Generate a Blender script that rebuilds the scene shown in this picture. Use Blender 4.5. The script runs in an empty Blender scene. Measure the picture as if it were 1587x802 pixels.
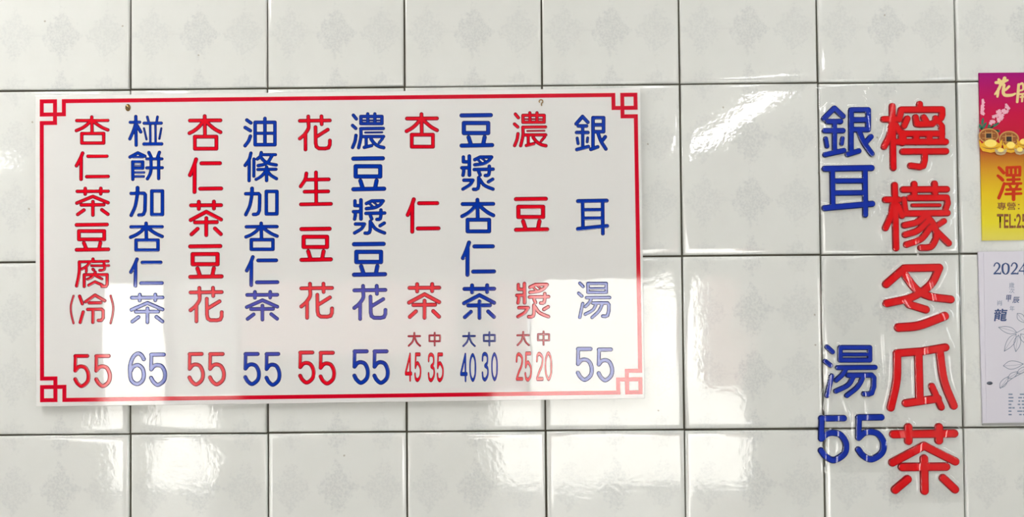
import bpy, bmesh, math, random
import numpy as np
from mathutils import Vector, Matrix

random.seed(7)
rng = np.random.default_rng(11)
S = bpy.context.scene
COL = S.collection

# ------------------------------------------------------------------ camera
F = 1400.0                      # focal length in pixels of the 1587 x 802 frame
W, H = 1587.0, 802.0
ROW0 = 2.133                    # height of the upper visible tile joint
PITCH, YAW, ROLL = 0.0244, -0.0052, -0.0087
CX, CY, CZ = 0.5607, -1.3046, -0.283 + ROW0
fw = Vector((math.sin(YAW) * math.cos(PITCH), math.cos(YAW) * math.cos(PITCH), math.sin(PITCH)))
r_ = Vector((math.cos(YAW), -math.sin(YAW), 0)); u_ = r_.cross(fw)
RT = r_ * math.cos(ROLL) + u_ * math.sin(ROLL)
UP = -r_ * math.sin(ROLL) + u_ * math.cos(ROLL)
cam = bpy.data.cameras.new('camera'); camo = bpy.data.objects.new('camera', cam); COL.objects.link(camo)
cam.sensor_width = 36.0; cam.lens = 36.0 * F / W; cam.clip_start = 0.02
camo.matrix_world = Matrix(((RT.x, UP.x, -fw.x, CX), (RT.y, UP.y, -fw.y, CY), (RT.z, UP.z, -fw.z, CZ), (0, 0, 0, 1)))
S.camera = camo

# ------------------------------------------------------------------ world, sun, exposure
wd = bpy.data.worlds.new('sky'); S.world = wd; wd.use_nodes = True
bg = wd.node_tree.nodes['Background']
bg.inputs[0].default_value = (0.90, 0.96, 1.0, 1); bg.inputs[1].default_value = 7.0
sun = bpy.data.lights.new('sun', 'SUN'); suno = bpy.data.objects.new('sun', sun); COL.objects.link(suno)
sun.energy = 46.0; sun.angle = math.radians(2); sun.color = (1, 0.97, 0.92)
suno.rotation_euler = (math.radians(-16), 0, math.radians(12)); suno.location = (0, 4, 8)
vs = S.view_settings
S.display_settings.display_device = 'sRGB'
vs.view_transform = 'Standard'; vs.look = 'None'; vs.exposure = 0.50; vs.gamma = 1.0
try: vs.use_curve_mapping = False
except Exception: pass
S.cycles.use_denoising = True
S.cycles.max_bounces = 8
S.cycles.transparent_max_bounces = 16
S.cycles.caustics_reflective = False; S.cycles.caustics_refractive = False

# ------------------------------------------------------------------ helpers
def px(x, y, Y=0.0):
    """photograph position -> point of the vertical plane at depth Y"""
    d = fw + RT * ((x - W / 2) / F) - UP * ((y - H / 2) / F)
    t = (Y - CY) / d.y
    return Vector((CX, CY, CZ)) + d * t

def mirror(u, v, Y):
    """where the wall's mirror shows (u, v): the point at depth Y behind the camera"""
    p = px(u, v, -Y); return Vector((p.x, Y, p.z))

def srgb(r, g, b):
    f = lambda c: (c / 255 / 12.92) if c / 255 <= 0.04045 else ((c / 255 + 0.055) / 1.055) ** 2.4
    return (f(r), f(g), f(b), 1.0)

def mat(name, col=(0.8, 0.8, 0.8, 1), rough=0.5, spec=0.5, metal=0.0, coat=0.0):
    m = bpy.data.materials.new(name); m.use_nodes = True
    b = m.node_tree.nodes['Principled BSDF']
    b.inputs['Base Color'].default_value = col; b.inputs['Roughness'].default_value = rough
    b.inputs['Specular IOR Level'].default_value = spec; b.inputs['Metallic'].default_value = metal
    b.inputs['Coat Weight'].default_value = coat
    return m

class NT:
    def __init__(s, m): s.m = m; s.t = m.node_tree; s.b = s.t.nodes.get('Principled BSDF')
    def n(s, typ, **kw):
        x = s.t.nodes.new(typ)
        for k, v in kw.items(): setattr(x, k, v)
        return x
    def l(s, a, b): s.t.links.new(a, b)
    def math(s, op, a, b=None, clamp=False):
        x = s.n('ShaderNodeMath', operation=op, use_clamp=clamp)
        for i, v in enumerate((a, b)):
            if v is None: continue
            if isinstance(v, (int, float)): x.inputs[i].default_value = v
            else: s.l(v, x.inputs[i])
        return x.outputs[0]
    def mapr(s, v, a, b, c, d):
        x = s.n('ShaderNodeMapRange'); s.l(v, x.inputs[0])
        for i, q in enumerate((a, b, c, d)): x.inputs[i + 1].default_value = q
        return x.outputs[0]
    def mix(s, f, a, b):
        x = s.n('ShaderNodeMix', data_type='RGBA')
        if isinstance(f, (int, float)): x.inputs[0].default_value = f
        else: s.l(f, x.inputs[0])
        for i, v in ((6, a), (7, b)):
            if isinstance(v, tuple): x.inputs[i].default_value = v
            else: s.l(v, x.inputs[i])
        return x.outputs[2]
    def fresnel(s, f0=0.04):
        x = s.n('ShaderNodeLayerWeight'); x.inputs[0].default_value = 0.5
        return s.math('ADD', s.math('MULTIPLY', s.math('POWER', x.outputs[1], 5.0), 1.0 - f0), f0, True)
    def noise(s, vec, scale, detail=2.0, rough=0.5):
        x = s.n('ShaderNodeTexNoise'); x.inputs['Scale'].default_value = scale
        x.inputs['Detail'].default_value = detail; x.inputs['Roughness'].default_value = rough
        if vec is not None: s.l(vec, x.inputs['Vector'])
        return x.outputs[0]

def link(name, verts, faces, m, parent=None, loc=None, smooth=False):
    me = bpy.data.meshes.new(name)
    me.from_pydata([tuple(v) for v in verts], [], [tuple(f) for f in faces]); me.update()
    if m is not None:
        for q in (m if isinstance(m, (list, tuple)) else [m]): me.materials.append(q)
    if smooth: me.polygons.foreach_set('use_smooth', [True] * len(me.polygons))
    o = bpy.data.objects.new(name, me); COL.objects.link(o)
    if parent is not None: o.parent = parent
    if loc is not None: o.location = loc
    return o

def box_vf(x0, x1, y0, y1, z0, z1, V=None, Fc=None):
    V = [] if V is None else V; Fc = [] if Fc is None else Fc; n = len(V)
    V += [(x0, y0, z0), (x1, y0, z0), (x1, y1, z0), (x0, y1, z0), (x0, y0, z1), (x1, y0, z1), (x1, y1, z1), (x0, y1, z1)]
    Fc += [tuple(n + i for i in f) for f in ((0, 3, 2, 1), (4, 5, 6, 7), (0, 1, 5, 4), (1, 2, 6, 5), (2, 3, 7, 6), (3, 0, 4, 7))]
    return V, Fc

def box(name, x0, x1, y0, y1, z0, z1, m, parent=None):
    c = ((x0 + x1) / 2, (y0 + y1) / 2, z0)
    V, Fc = box_vf(x0 - c[0], x1 - c[0], y0 - c[1], y1 - c[1], 0, z1 - z0)
    if parent is not None: c = tuple(Vector(c) - Vector(parent.location))
    return link(name, V, Fc, m, parent, c)

def empty(name, loc):
    o = bpy.data.objects.new(name, None); COL.objects.link(o); o.location = loc; o.empty_display_size = 0.05
    return o

def tag(o, label, cat=None, group=None):
    o['label'] = label
    if cat: o['category'] = cat
    if group: o['group'] = group
    return o

def struct(o): o['kind'] = 'structure'; return o

# ------------------------------------------------------------------ signed-distance lettering
def catmull(P, k=6):
    P = [np.array(p, float) for p in P]
    if len(P) < 3: return P
    Q = [2 * P[0] - P[1]] + P + [2 * P[-1] - P[-2]]; out = []
    for i in range(1, len(Q) - 2):
        a, b, c, d = Q[i - 1], Q[i], Q[i + 1], Q[i + 2]
        for j in range(k):
            t = j / k
            out.append(0.5 * ((2 * b) + (c - a) * t + (2 * a - 5 * b + 4 * c - d) * t * t + (3 * b - a - 3 * c + d) * t ** 3))
    out.append(P[-1]); return out

def parse(s):
    """'l x,y x,y @r; c ...; r x0,y0 x1,y1' -> list of (polyline, radius or None)"""
    out = []
    for st in s.split(';'):
        tk = st.split()
        if not tk: continue
        k, rad = tk[0], None
        pts = []
        for t in tk[1:]:
            if t[0] == '@': rad = float(t[1:])
            else: pts.append(tuple(float(q) for q in t.split(',')))
        if k == 'c': pts = catmull(pts)
        elif k == 'o':                                       # closed smooth loop
            pts = catmull(pts + pts[:3])[6:]
        elif k == 'r':
            (a, b), (c, d) = pts
            pts = [(a, b), (c, b), (c, d), (a, d), (a, b)]
        out.append(([np.array(p, float) for p in pts], rad))
    return out

def sdf_nodes(segs, X, Z):
    D = np.full(X.shape, 1e9)
    for (ax, az, bx, bz, r) in segs:
        dx, dz = bx - ax, bz - az; L = dx * dx + dz * dz
        t = np.clip(((X - ax) * dx + (Z - az) * dz) / L, 0, 1) if L > 1e-14 else np.zeros_like(X)
        D = np.minimum(D, np.hypot(X - ax - t * dx, Z - az - t * dz) - r)
    return D

def sdf_mesh(name, segs, h, prof, m, parent=None, loc=None, front=0.0):
    """mesh of the region d<0, its height (towards -y) given by prof(-d); attribute 'edge' = -d"""
    A = np.array(segs); rm = A[:, 4].max() + 2 * h
    x0, x1 = min(A[:, 0].min(), A[:, 2].min()) - rm, max(A[:, 0].max(), A[:, 2].max()) + rm
    z0, z1 = min(A[:, 1].min(), A[:, 3].min()) - rm, max(A[:, 1].max(), A[:, 3].max()) + rm
    nx, nz = int((x1 - x0) / h) + 2, int((z1 - z0) / h) + 2
    gx, gz = x0 + h * np.arange(nx), z0 + h * np.arange(nz)
    X, Z = np.meshgrid(gx, gz, indexing='ij'); D = sdf_nodes(segs, X, Z)
    V, E, ids = [], [], {}
    ins = D < 0
    for i, j in zip(*np.nonzero(ins)):
        ids[(i, j)] = len(V); d = -D[i, j]
        V.append((X[i, j], -front - prof(d), Z[i, j])); E.append(d)
    eid = {}
    def edge(a, b):
        k = (a, b) if a < b else (b, a)
        if k not in eid:
            a, b = k; da, db = D[a], D[b]; t = da / (da - db)
            eid[k] = len(V); E.append(0.0)
            V.append((X[a] + t * (X[b] - X[a]), -front - prof(0.0), Z[a] + t * (Z[b] - Z[a])))
        return eid[k]
    cnt = ins[:-1, :-1].astype(int) + ins[1:, :-1] + ins[1:, 1:] + ins[:-1, 1:]
    Fc = []
    for i, j in zip(*np.nonzero(cnt)):
        q = [(i, j), (i + 1, j), (i + 1, j + 1), (i, j + 1)]
        if cnt[i, j] == 4: Fc.append([ids[c] for c in q]); continue
        p = []
        for a, b in zip(q, q[1:] + q[:1]):
            if ins[a]: p.append(ids[a])
            if ins[a] != ins[b]: p.append(edge(a, b))
        if len(p) > 2: Fc.append(p)
    # skirt down to the backing
    n = len(V); sk = {}
    cntE = {}
    for f in Fc:
        for a, b in zip(f, f[1:] + f[:1]): cntE[(a, b)] = 1
    for (a, b) in list(cntE):
        if (b, a) not in cntE:
            for k in (a, b):
                if k not in sk: sk[k] = len(V); V.append((V[k][0], 0.0, V[k][2])); E.append(0.0)
            Fc.append([b, a, sk[a], sk[b]])
    o = link(name, V, Fc, m, parent, loc, smooth=True)
    at = o.data.attributes.new('edge', 'FLOAT', 'POINT'); at.data.foreach_set('value', np.array(E, dtype=np.float32))
    return o

# character shapes: crop origin, crop scale, radius, strokes (all measured on the lettering itself)
G = {
 'xing':  (286, 172, 12.53, 39, "l 108,188 695,184; l 392,103 398,470; c 380,190 290,300 200,375 100,430; c 420,210 520,300 600,360 697,412; r 202,498 618,728"),
 'ren':   (286, 240, 12.53, 41, "c 225,92 190,200 150,300 107,396; l 198,200 195,722; l 330,168 686,166; l 305,660 710,656"),
 'cha':   (286, 306, 12.53, 40, "l 130,162 706,158; l 278,92 278,228; l 570,90 570,222; l 122,446 422,285 706,436; l 205,490 625,486; l 422,410 422,735; l 254,614 138,720; l 590,608 703,716"),
 'dou':   (711, 168, 12.53, 42, "l 56,142 623,135; r 100,287 573,480; l 192,562 237,700; l 503,560 475,700; l 57,722 648,712"),
 'fu':    (111, 390, 12.53, 31, "l 147,202 708,190; l 415,148 415,190 @34; c 150,205 150,380 127,540 97,668 @35; c 345,225 280,295 200,340 @32; l 287,290 285,395 @28; l 388,275 722,275 @28; c 628,215 640,320 615,362 545,366 @30; l 412,345 428,360; l 245,680 245,452 690,450 690,640 668,678 590,678 @33; c 460,400 400,495 310,538 @30; l 470,475 590,535 @28; l 332,655 455,590 590,650 @31"),
 'leng':  (103, 446, 12.15, 33, "l 250,167 302,308; l 318,464 262,660; l 362,272 540,145 722,252; l 430,293 650,290; l 402,415 660,412 692,440 692,575 660,622 602,622; l 502,430 500,660"),
 'lparen':(103, 446, 12.15, 22, "c 136,152 95,300 86,400 98,520 136,678"),
 'rparen':(103, 446, 12.15, 22, "c 827,152 868,300 878,400 866,520 827,684"),
 'peng':  (196, 174, 12.53, 34, "l 180,85 187,640; l 73,196 255,195; c 172,240 130,370 64,518; l 205,260 278,385; l 345,215 678,213; l 405,92 432,190 @27; l 605,90 588,190 @27; l 462,230 465,600 @25; l 565,230 568,600 @25; l 340,314 390,528 @22; l 680,314 642,516 @22; l 345,618 683,615 @38"),
 'bing':  (196, 228, 12.53, 34, "l 70,195 222,112 358,178; l 130,193 320,193 @28; r 122,285 316,412; l 140,353 300,353 @19; l 122,285 125,630; l 140,495 340,495 @27; l 140,574 336,574 @27; l 436,105 482,200; l 640,102 605,200; l 397,230 690,230 @31; l 397,405 695,402 @33; c 475,200 478,400 460,520 408,618; l 625,200 625,614"),
 'jia':   (196, 282, 12.53, 36, "l 93,225 340,224 362,250 360,420 355,560 330,622 290,640 243,640; l 215,118 213,240 @39; c 213,230 195,350 165,490 95,645; r 488,178 692,630"),
 'you':   (372, 174, 12.53, 36, "l 132,155 210,210; l 100,300 200,360; c 200,465 165,560 98,650; r 292,200 676,630; l 482,124 482,630; l 292,410 676,410 @32"),
 'tiao':  (372, 228, 12.53, 34, "c 212,122 180,240 100,358; l 178,250 177,652; l 270,235 268,565 @32; c 412,112 392,185 335,235; l 430,152 688,152 @31; c 620,172 545,290 460,340 352,362; c 400,200 490,290 590,330 702,350; l 345,437 697,432 @32; l 515,388 515,650; c 490,480 420,560 314,625; c 540,480 600,550 706,614"),
 'hua':   (457, 174, 12.53, 38, "l 98,168 680,160; l 262,82 265,230; c 268,230 262,320 190,430 97,512; l 208,420 208,725; l 518,80 522,235; l 402,290 406,600 420,670 470,704 590,706 655,690 680,630 681,550; l 640,340 430,472"),
 'sheng': (457, 262, 12.53, 38, "c 225,90 200,210 115,342; l 215,212 655,205; l 410,70 415,680; l 190,445 646,438; l 120,690 698,680"),
 'nong':  (540, 171, 12.53, 34, "l 98,100 156,172; l 82,297 145,355; c 148,488 130,600 84,722; r 243,125 650,262; l 243,200 650,200 @19; l 375,75 378,262 @33; l 512,75 512,262 @33; l 240,360 676,355; c 243,360 245,500 230,600 200,725; l 325,435 655,430 @20; l 290,512 680,510; l 345,530 345,690 @33; l 308,720 450,685; c 440,560 500,640 590,700 682,725 @36; l 660,550 595,630 @30"),
 'jiang': (541, 305, 12.53, 35, "l 115,85 115,175 220,178; l 230,66 232,432 @37; l 86,292 220,290; c 122,310 120,370 108,435; l 336,135 440,85 655,82; c 662,85 600,160 500,212 336,234; l 380,120 470,205 @26; l 460,100 560,175 @22; l 326,325 690,318; l 617,260 617,370 605,425 580,440 540,440; l 412,365 440,430; l 412,480 410,640 396,690 360,708 312,705; l 125,530 300,530; c 300,530 240,620 108,702; c 430,510 500,610 580,660 688,702; l 682,512 600,562"),
 'yin':   (886, 174, 12.53, 37, "l 88,230 212,90 316,200; l 130,272 288,272; l 215,290 215,650 @34; l 97,397 316,397; l 108,505 125,610 @31; l 312,500 302,577 @29; l 102,724 325,668; r 416,113 622,382; l 430,250 610,250 @39; l 416,113 416,690 @36; l 375,720 508,673; c 510,400 570,560 666,712; l 655,480 590,560"),
 'er':    (886, 303, 12.53, 41, "l 125,115 677,105; l 213,130 220,620 @36; l 600,110 605,742 @37; l 230,282 590,280 @36; l 230,445 590,442 @36; l 124,650 685,592"),
 'tang':  (1265, 525, 8.02, 32, "l 140,110 206,170; l 118,288 182,338; l 198,468 140,712; r 302,116 668,272; l 320,202 660,202 @25; l 272,366 734,362; c 378,370 330,450 252,522; l 400,460 690,458 718,490 716,600 690,680 650,694 596,690 @34; c 470,470 400,580 248,657; c 590,470 520,600 384,712"),
 'da':    (710, 510, 8.91, 14, "l 69,102 231,100; l 151,56 151,110; c 150,105 125,180 72,238; c 154,112 185,190 231,238"),
 'zhong': (710, 510, 8.91, 13.5, "r 356,86 508,170; l 432,48 432,232"),
 'five':  (455, 536, 11.14, 35, "l 325,128 115,130; l 117,130 112,375 @32; c 114,375 165,318 230,304 300,336 345,440 328,560 232,635 155,590 112,520"),
 'six':   (192, 536, 11.14, 36, "c 343,233 300,162 235,138 160,195 110,320 104,470 130,595 225,655 318,598 343,490 315,385 235,333 150,370 115,430"),
 'n0': (0, 0, 1, 7, "o 30,7 53,28 53,72 30,93 7,72 7,28"),
 'n2': (0, 0, 1, 7, "c 8,30 13,12 30,7 52,20 48,45 25,70 8,93; l 8,93 53,93"),
 'n3': (0, 0, 1, 7, "c 8,27 12,12 30,7 50,14 50,36 30,47; c 30,47 53,56 53,78 32,93 12,88 7,72"),
 'n4': (0, 0, 1, 7, "l 43,7 43,93; l 43,7 7,70; l 7,72 53,72"),
 'n5': (0, 0, 1, 7, "l 49,7 14,7; l 14,7 10,50; c 10,50 22,38 35,38 53,55 50,80 30,93 12,88 7,74"),
 'ning':  (1355, 145, 6.17, 33, "l 175,120 185,710; l 93,245 210,245; c 172,270 150,400 98,508; l 205,300 262,395; l 437,100 437,150; l 240,245 262,155 650,152 652,200 640,235 @34; l 318,240 288,308; l 398,228 408,290 440,294 560,290 590,262 @33; l 475,228 498,262; l 588,235 650,312 @30; l 262,384 650,384 @33; l 215,462 686,462 @33; l 272,385 272,462 @42; l 402,385 402,462 @35; l 528,385 528,462 @35; l 648,330 648,462; l 276,555 688,552; l 487,560 484,640 472,690 440,702 352,690"),
 'meng':  (1355, 270, 6.17, 33, "l 198,105 212,708; l 110,245 235,245; c 190,260 160,400 110,515; l 225,300 268,398; l 280,148 696,145; l 385,95 385,190; l 580,92 585,180; l 285,240 300,340 @30; l 340,228 695,226; l 697,230 706,280 688,330 @31; l 370,299 628,298 @20; l 300,378 702,372; c 490,395 410,460 292,490; c 515,450 420,540 300,580; c 540,510 450,620 312,675; c 500,395 580,500 596,600 560,680 520,702 450,705; l 670,450 622,482 @30; l 580,530 715,662"),
 'dong':  (1360, 398, 6.17, 39, "l 86,265 262,112 592,106; c 594,108 510,270 330,390 92,448; c 262,170 370,310 500,380 704,410; l 268,410 310,460 466,508; c 205,680 400,660 645,570 @43"),
 'gua':   (1365, 518, 6.17, 39, "l 160,185 400,168 622,130; c 162,185 155,450 100,706; l 365,180 375,625; l 245,664 550,620; l 492,502 583,702 @34; c 568,170 610,450 702,688"),
 'chb':   (1368, 648, 6.17, 40, "l 107,160 688,152; l 250,92 250,224; l 542,92 542,220; l 98,430 400,270 698,420; l 190,474 610,470; l 400,392 405,702; l 243,590 123,692; l 582,580 696,688"),
}
PARSED = {k: parse(v[4]) for k, v in G.items()}

def strokes_px(key, bbox=None, squash=False, rs=1.0):
    """capsules of a character in photograph pixels: (ax, ay, bx, by, r), plus x-scale if squashed"""
    ox, oy, s, r0, _ = G[key]; st = PARSED[key]
    allp = []; out = []
    for pl, r in st:
        r = r0 if r is None else r
        for p in pl: allp.append((p[0] - r, p[1] - r, p[0] + r, p[1] + r))
    A = np.array(allp); bx0, by0, bx1, by1 = A[:, 0].min(), A[:, 1].min(), A[:, 2].max(), A[:, 3].max()
    if bbox is None: fx = fy = 1.0 / s; tx, ty = ox, oy; ux = uy = 0.0; k = 1.0 / s
    else:
        x0, y0, x1, y1 = bbox
        k = math.sqrt((x1 - x0) / (bx1 - bx0) * (y1 - y0) / (by1 - by0)) * rs
        m = 0.0 if squash else r0
        fx = ((x1 - x0) - 2 * m * k) / ((bx1 - bx0) - 2 * m); fy = ((y1 - y0) - 2 * m * k) / ((by1 - by0) - 2 * m)
        ux, uy = bx0 + m, by0 + m; tx, ty = x0 + m * k, y0 + m * k
    for pl, r in st:
        r = (r0 if r is None else r)
        q = [((p[0] - ux) * fx + tx, (p[1] - uy) * fy + ty) for p in pl]
        for a, b in zip(q[:-1], q[1:]): out.append((a[0], a[1], b[0], b[1], r * k))
    return out

MMPX = (px(794, 401).x - px(694, 401).x) / 100       # metres per photograph pixel on the wall

def char_segs(key, origin, Y, bbox=None, rs=1.0):
    out = []
    for ax, ay, bx, by, r in strokes_px(key, bbox, False, rs):
        a, b = px(ax, ay, Y) - origin, px(bx, by, Y) - origin
        out.append((a.x, a.z, b.x, b.z, r * MMPX))
    return out

# ------------------------------------------------------------------ materials
def tile_material():
    m = mat('glazed_tile', rough=0.03, spec=0.5); t = NT(m)
    tc = t.n('ShaderNodeTexCoord').outputs['Object']
    sp = t.n('ShaderNodeSeparateXYZ'); t.l(tc, sp.inputs[0])
    x, z = sp.outputs[0], sp.outputs[2]
    oi = t.n('ShaderNodeObjectInfo').outputs['Random']
    # damask lozenges: three columns 67 mm apart, rows 91 mm apart
    px_, pz_ = 0.0672, 0.0911
    def cell(v, p, off):
        w = t.math('ADD', t.math('DIVIDE', v, p), off)
        fl = t.math('FRACT', w)
        return t.math('ABSOLUTE', t.math('SUBTRACT', fl, 0.5))
    dx = t.math('MULTIPLY', cell(x, px_, 10.5), px_ / 0.031)
    dz = t.math('MULTIPLY', cell(z, pz_, 10.0), pz_ / 0.038)
    d = t.math('ADD', dx, dz)
    n1 = t.noise(tc, 330, 3, 0.6); n2 = t.noise(tc, 140, 3)
    edge = t.math('ADD', d, t.math('MULTIPLY', t.math('SUBTRACT', n2, 0.5), 1.5))
    loz = t.mapr(edge, 1.1, 0.8, 0.0, 1.0)
    spk = t.mapr(n1, 0.40, 0.62, 0.25, 1.0)
    # the middle lozenge of each tile is printed a little stronger
    mid = t.mapr(t.math('ABSOLUTE', x), 0.030, 0.040, 1.0, 0.62)
    f = t.math('MULTIPLY', t.math('MULTIPLY', loz, spk), mid, True)
    n3 = t.noise(tc, 30, 3)
    base = t.mix(n3, srgb(218, 220, 216), srgb(225, 227, 224))
    c = t.mix(t.math('MULTIPLY', f, 0.62), base, srgb(197, 200, 200))
    # a few dirt specks
    gp = t.n('ShaderNodeNewGeometry').outputs['Position']
    vo = t.n('ShaderNodeTexVoronoi'); vo.voronoi_dimensions = '2D'; vo.inputs['Scale'].default_value = 9.0
    gs = t.n('ShaderNodeSeparateXYZ'); t.l(gp, gs.inputs[0]); gc = t.n('ShaderNodeCombineXYZ'); t.l(gs.outputs[0], gc.inputs[0]); t.l(gs.outputs[2], gc.inputs[1]); t.l(gc.outputs[0], vo.inputs['Vector'])
    dn = t.math('ADD', vo.outputs[0], t.math('MULTIPLY', t.math('SUBTRACT', t.noise(gp, 400, 2), 0.5), 0.02))
    vs_ = t.n('ShaderNodeSeparateColor'); t.l(vo.outputs['Color'], vs_.inputs[0])
    sel = t.math('GREATER_THAN', vs_.outputs[0], 0.68)
    c = t.mix(t.math('MULTIPLY', t.math('LESS_THAN', dn, 0.012), t.math('MULTIPLY', sel, 0.6)), c, srgb(150, 140, 120))
    t.l(c, t.b.inputs['Base Color'])
    va = t.n('ShaderNodeVectorMath', operation='ADD'); t.l(tc, va.inputs[0])
    cb = t.n('ShaderNodeCombineXYZ'); t.l(t.math('MULTIPLY', oi, 37.0), cb.inputs[0]); t.l(cb.outputs[0], va.inputs[1])
    w = t.math('ADD', t.math('MULTIPLY', t.noise(va.outputs[0], 9, 1), 1.0), t.math('MULTIPLY', t.noise(va.outputs[0], 140, 2), 0.10))
    bp = t.n('ShaderNodeBump'); bp.inputs['Distance'].default_value = 0.0016; bp.inputs['Strength'].default_value = 0.55
    t.l(w, bp.inputs['Height']); t.l(bp.outputs[0], t.b.inputs['Normal'])
    return m

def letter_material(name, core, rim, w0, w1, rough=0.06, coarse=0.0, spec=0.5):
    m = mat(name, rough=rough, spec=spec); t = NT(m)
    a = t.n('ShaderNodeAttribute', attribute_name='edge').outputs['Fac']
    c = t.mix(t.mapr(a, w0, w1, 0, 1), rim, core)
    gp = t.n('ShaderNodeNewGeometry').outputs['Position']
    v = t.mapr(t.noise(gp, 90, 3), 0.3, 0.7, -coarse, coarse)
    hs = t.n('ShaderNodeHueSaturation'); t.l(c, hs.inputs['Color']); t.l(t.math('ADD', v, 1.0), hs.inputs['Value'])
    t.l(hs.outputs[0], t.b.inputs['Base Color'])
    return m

def acrylic_material():
    """milky acrylic: scatters light both ways and lets a little of what is behind show"""
    m = bpy.data.materials.new('milky_acrylic'); m.use_nodes = True; t = NT(m)
    t.t.nodes.remove(t.b); out = t.t.nodes['Material Output']
    df = t.n('ShaderNodeBsdfDiffuse'); tl = t.n('ShaderNodeBsdfTranslucent'); tp = t.n('ShaderNodeBsdfTransparent')
    gp = t.n('ShaderNodeNewGeometry').outputs['Position']
    c = t.mix(t.noise(gp, 14, 4), srgb(250, 249, 248), srgb(253, 252, 251))
    t.l(c, df.inputs[0]); t.l(c, tl.inputs[0])
    gl = t.n('ShaderNodeBsdfGlossy'); gl.inputs['Roughness'].default_value = 0.015
    wob = t.n('ShaderNodeBump'); wob.inputs['Distance'].default_value = 0.001; wob.inputs['Strength'].default_value = 0.12
    t.l(t.math('ADD', t.noise(gp, 16, 2), t.math('MULTIPLY', t.noise(gp, 60, 2), 0.05)), wob.inputs['Height'])
    t.l(wob.outputs[0], gl.inputs['Normal'])
    m1 = t.n('ShaderNodeMixShader'); m1.inputs[0].default_value = 0.27; t.l(df.outputs[0], m1.inputs[1]); t.l(tl.outputs[0], m1.inputs[2])
    m2 = t.n('ShaderNodeMixShader'); m2.inputs[0].default_value = 0.08; t.l(m1.outputs[0], m2.inputs[1]); t.l(tp.outputs[0], m2.inputs[2])
    m3 = t.n('ShaderNodeMixShader'); t.l(t.fresnel(0.04), m3.inputs[0]); t.l(m2.outputs[0], m3.inputs[1]); t.l(gl.outputs[0], m3.inputs[2])
    t.l(m3.outputs[0], out.inputs[0])
    return m

def clear_material(name, tint=(0.985, 0.985, 0.985, 1), f0=0.04, rough=0.03):
    m = bpy.data.materials.new(name); m.use_nodes = True; t = NT(m)
    t.t.nodes.remove(t.b); out = t.t.nodes['Material Output']
    tp = t.n('ShaderNodeBsdfTransparent'); tp.inputs[0].default_value = tint
    gl = t.n('ShaderNodeBsdfGlossy'); gl.inputs['Roughness'].default_value = rough
    ms = t.n('ShaderNodeMixShader'); t.l(t.fresnel(f0), ms.inputs[0]); t.l(tp.outputs[0], ms.inputs[1]); t.l(gl.outputs[0], ms.inputs[2])
    t.l(ms.outputs[0], out.inputs[0])
    return m

def noisy(name, c0, c1, scale, rough=0.6, spec=0.3):
    m = mat(name, rough=rough, spec=spec); t = NT(m)
    gp = t.n('ShaderNodeNewGeometry').outputs['Position']
    t.l(t.mix(t.noise(gp, scale, 4), c0, c1), t.b.inputs['Base Color'])
    return m

M_TILE = tile_material()
M_GROUT = noisy('grout', srgb(74, 72, 62), srgb(98, 95, 84), 60, 0.9, 0.1)
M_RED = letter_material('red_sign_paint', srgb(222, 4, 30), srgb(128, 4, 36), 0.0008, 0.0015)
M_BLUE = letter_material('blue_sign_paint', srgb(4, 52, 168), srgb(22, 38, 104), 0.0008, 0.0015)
M_LINE = mat('red_border_paint', srgb(205, 4, 38), 0.06)
M_ACRYL = acrylic_material()
M_BACK = clear_material('acrylic_back', (1, 1, 1, 1), 0.0)
M_WRED = letter_material('red_cut_acrylic', srgb(224, 2, 14), srgb(150, 2, 16), 0.0006, 0.0020, 0.3, 0.03, 0.15)
M_WBLUE = letter_material('blue_cut_acrylic', srgb(2, 44, 168), srgb(8, 26, 92), 0.0006, 0.0018, 0.3, 0.06, 0.15)
M_FILM = clear_material('clear_film', (1, 1, 1, 1), 0.045, 0.03)
M_WHITE = noisy('white_paint', srgb(228, 226, 220), srgb(236, 234, 228), 3)
M_CEIL = noisy('ceiling_paint', srgb(150, 150, 146), srgb(160, 160, 156), 3)
M_FRONT = noisy('dark_front_paint', srgb(92, 92, 90), srgb(104, 104, 102), 3)
M_SIDE = noisy('side_wall_paint', srgb(172, 171, 167), srgb(182, 181, 177), 3)
M_FLOOR = noisy('terrazzo_floor', srgb(140, 136, 128), srgb(170, 166, 158), 40, 0.3)
M_STREET = noisy('street_concrete', srgb(152, 151, 148), srgb(166, 165, 162), 8, 0.9)
M_PINK = noisy('rose_render', srgb(112, 84, 82), srgb(122, 94, 92), 2, 0.8)
M_GREY = noisy('grey_render', srgb(104, 104, 102), srgb(114, 114, 112), 2, 0.8)
M_CREAM = noisy('white_render', srgb(232, 230, 224), srgb(242, 240, 236), 2, 0.8)
M_STEEL = mat('grey_steel', srgb(150, 150, 150), 0.35, 0.5, 0.8)
M_BRASS = mat('tarnished_brass', srgb(150, 118, 70), 0.35, 0.5, 0.9)
M_DARK = mat('dark_slot', srgb(48, 34, 24), 0.6)

# ------------------------------------------------------------------ setting: room shell
XL, XR, YF, ZC = -4.4, 3.6, -6.0, 2.9
struct(box('floor', XL - .15, XR + .15, YF - .15, .15, -0.1, 0, M_FLOOR))
struct(box('ceiling', XL - .15, XR + .15, YF - .15, .15, ZC, ZC + .1, M_CEIL))
struct(box('wall_left', XL - .15, XL, YF, 0.15, 0, ZC, M_SIDE))
V, Fc = [], []  # right wall, its window opening added to put glints on the film
for q in ((YF, -4.2, 0, ZC), (-3.2, .15, 0, ZC), (-4.2, -3.2, 0, 1.3), (-4.2, -3.2, 2.3, ZC)): box_vf(XR, XR + .15, q[0], q[1], q[2], q[3], V, Fc)
struct(link('wall_right', V, Fc, M_SIDE))
wb = struct(box('wall_back', XL, XR, 0.0, .15, 0, ZC, M_GROUT))

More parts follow.
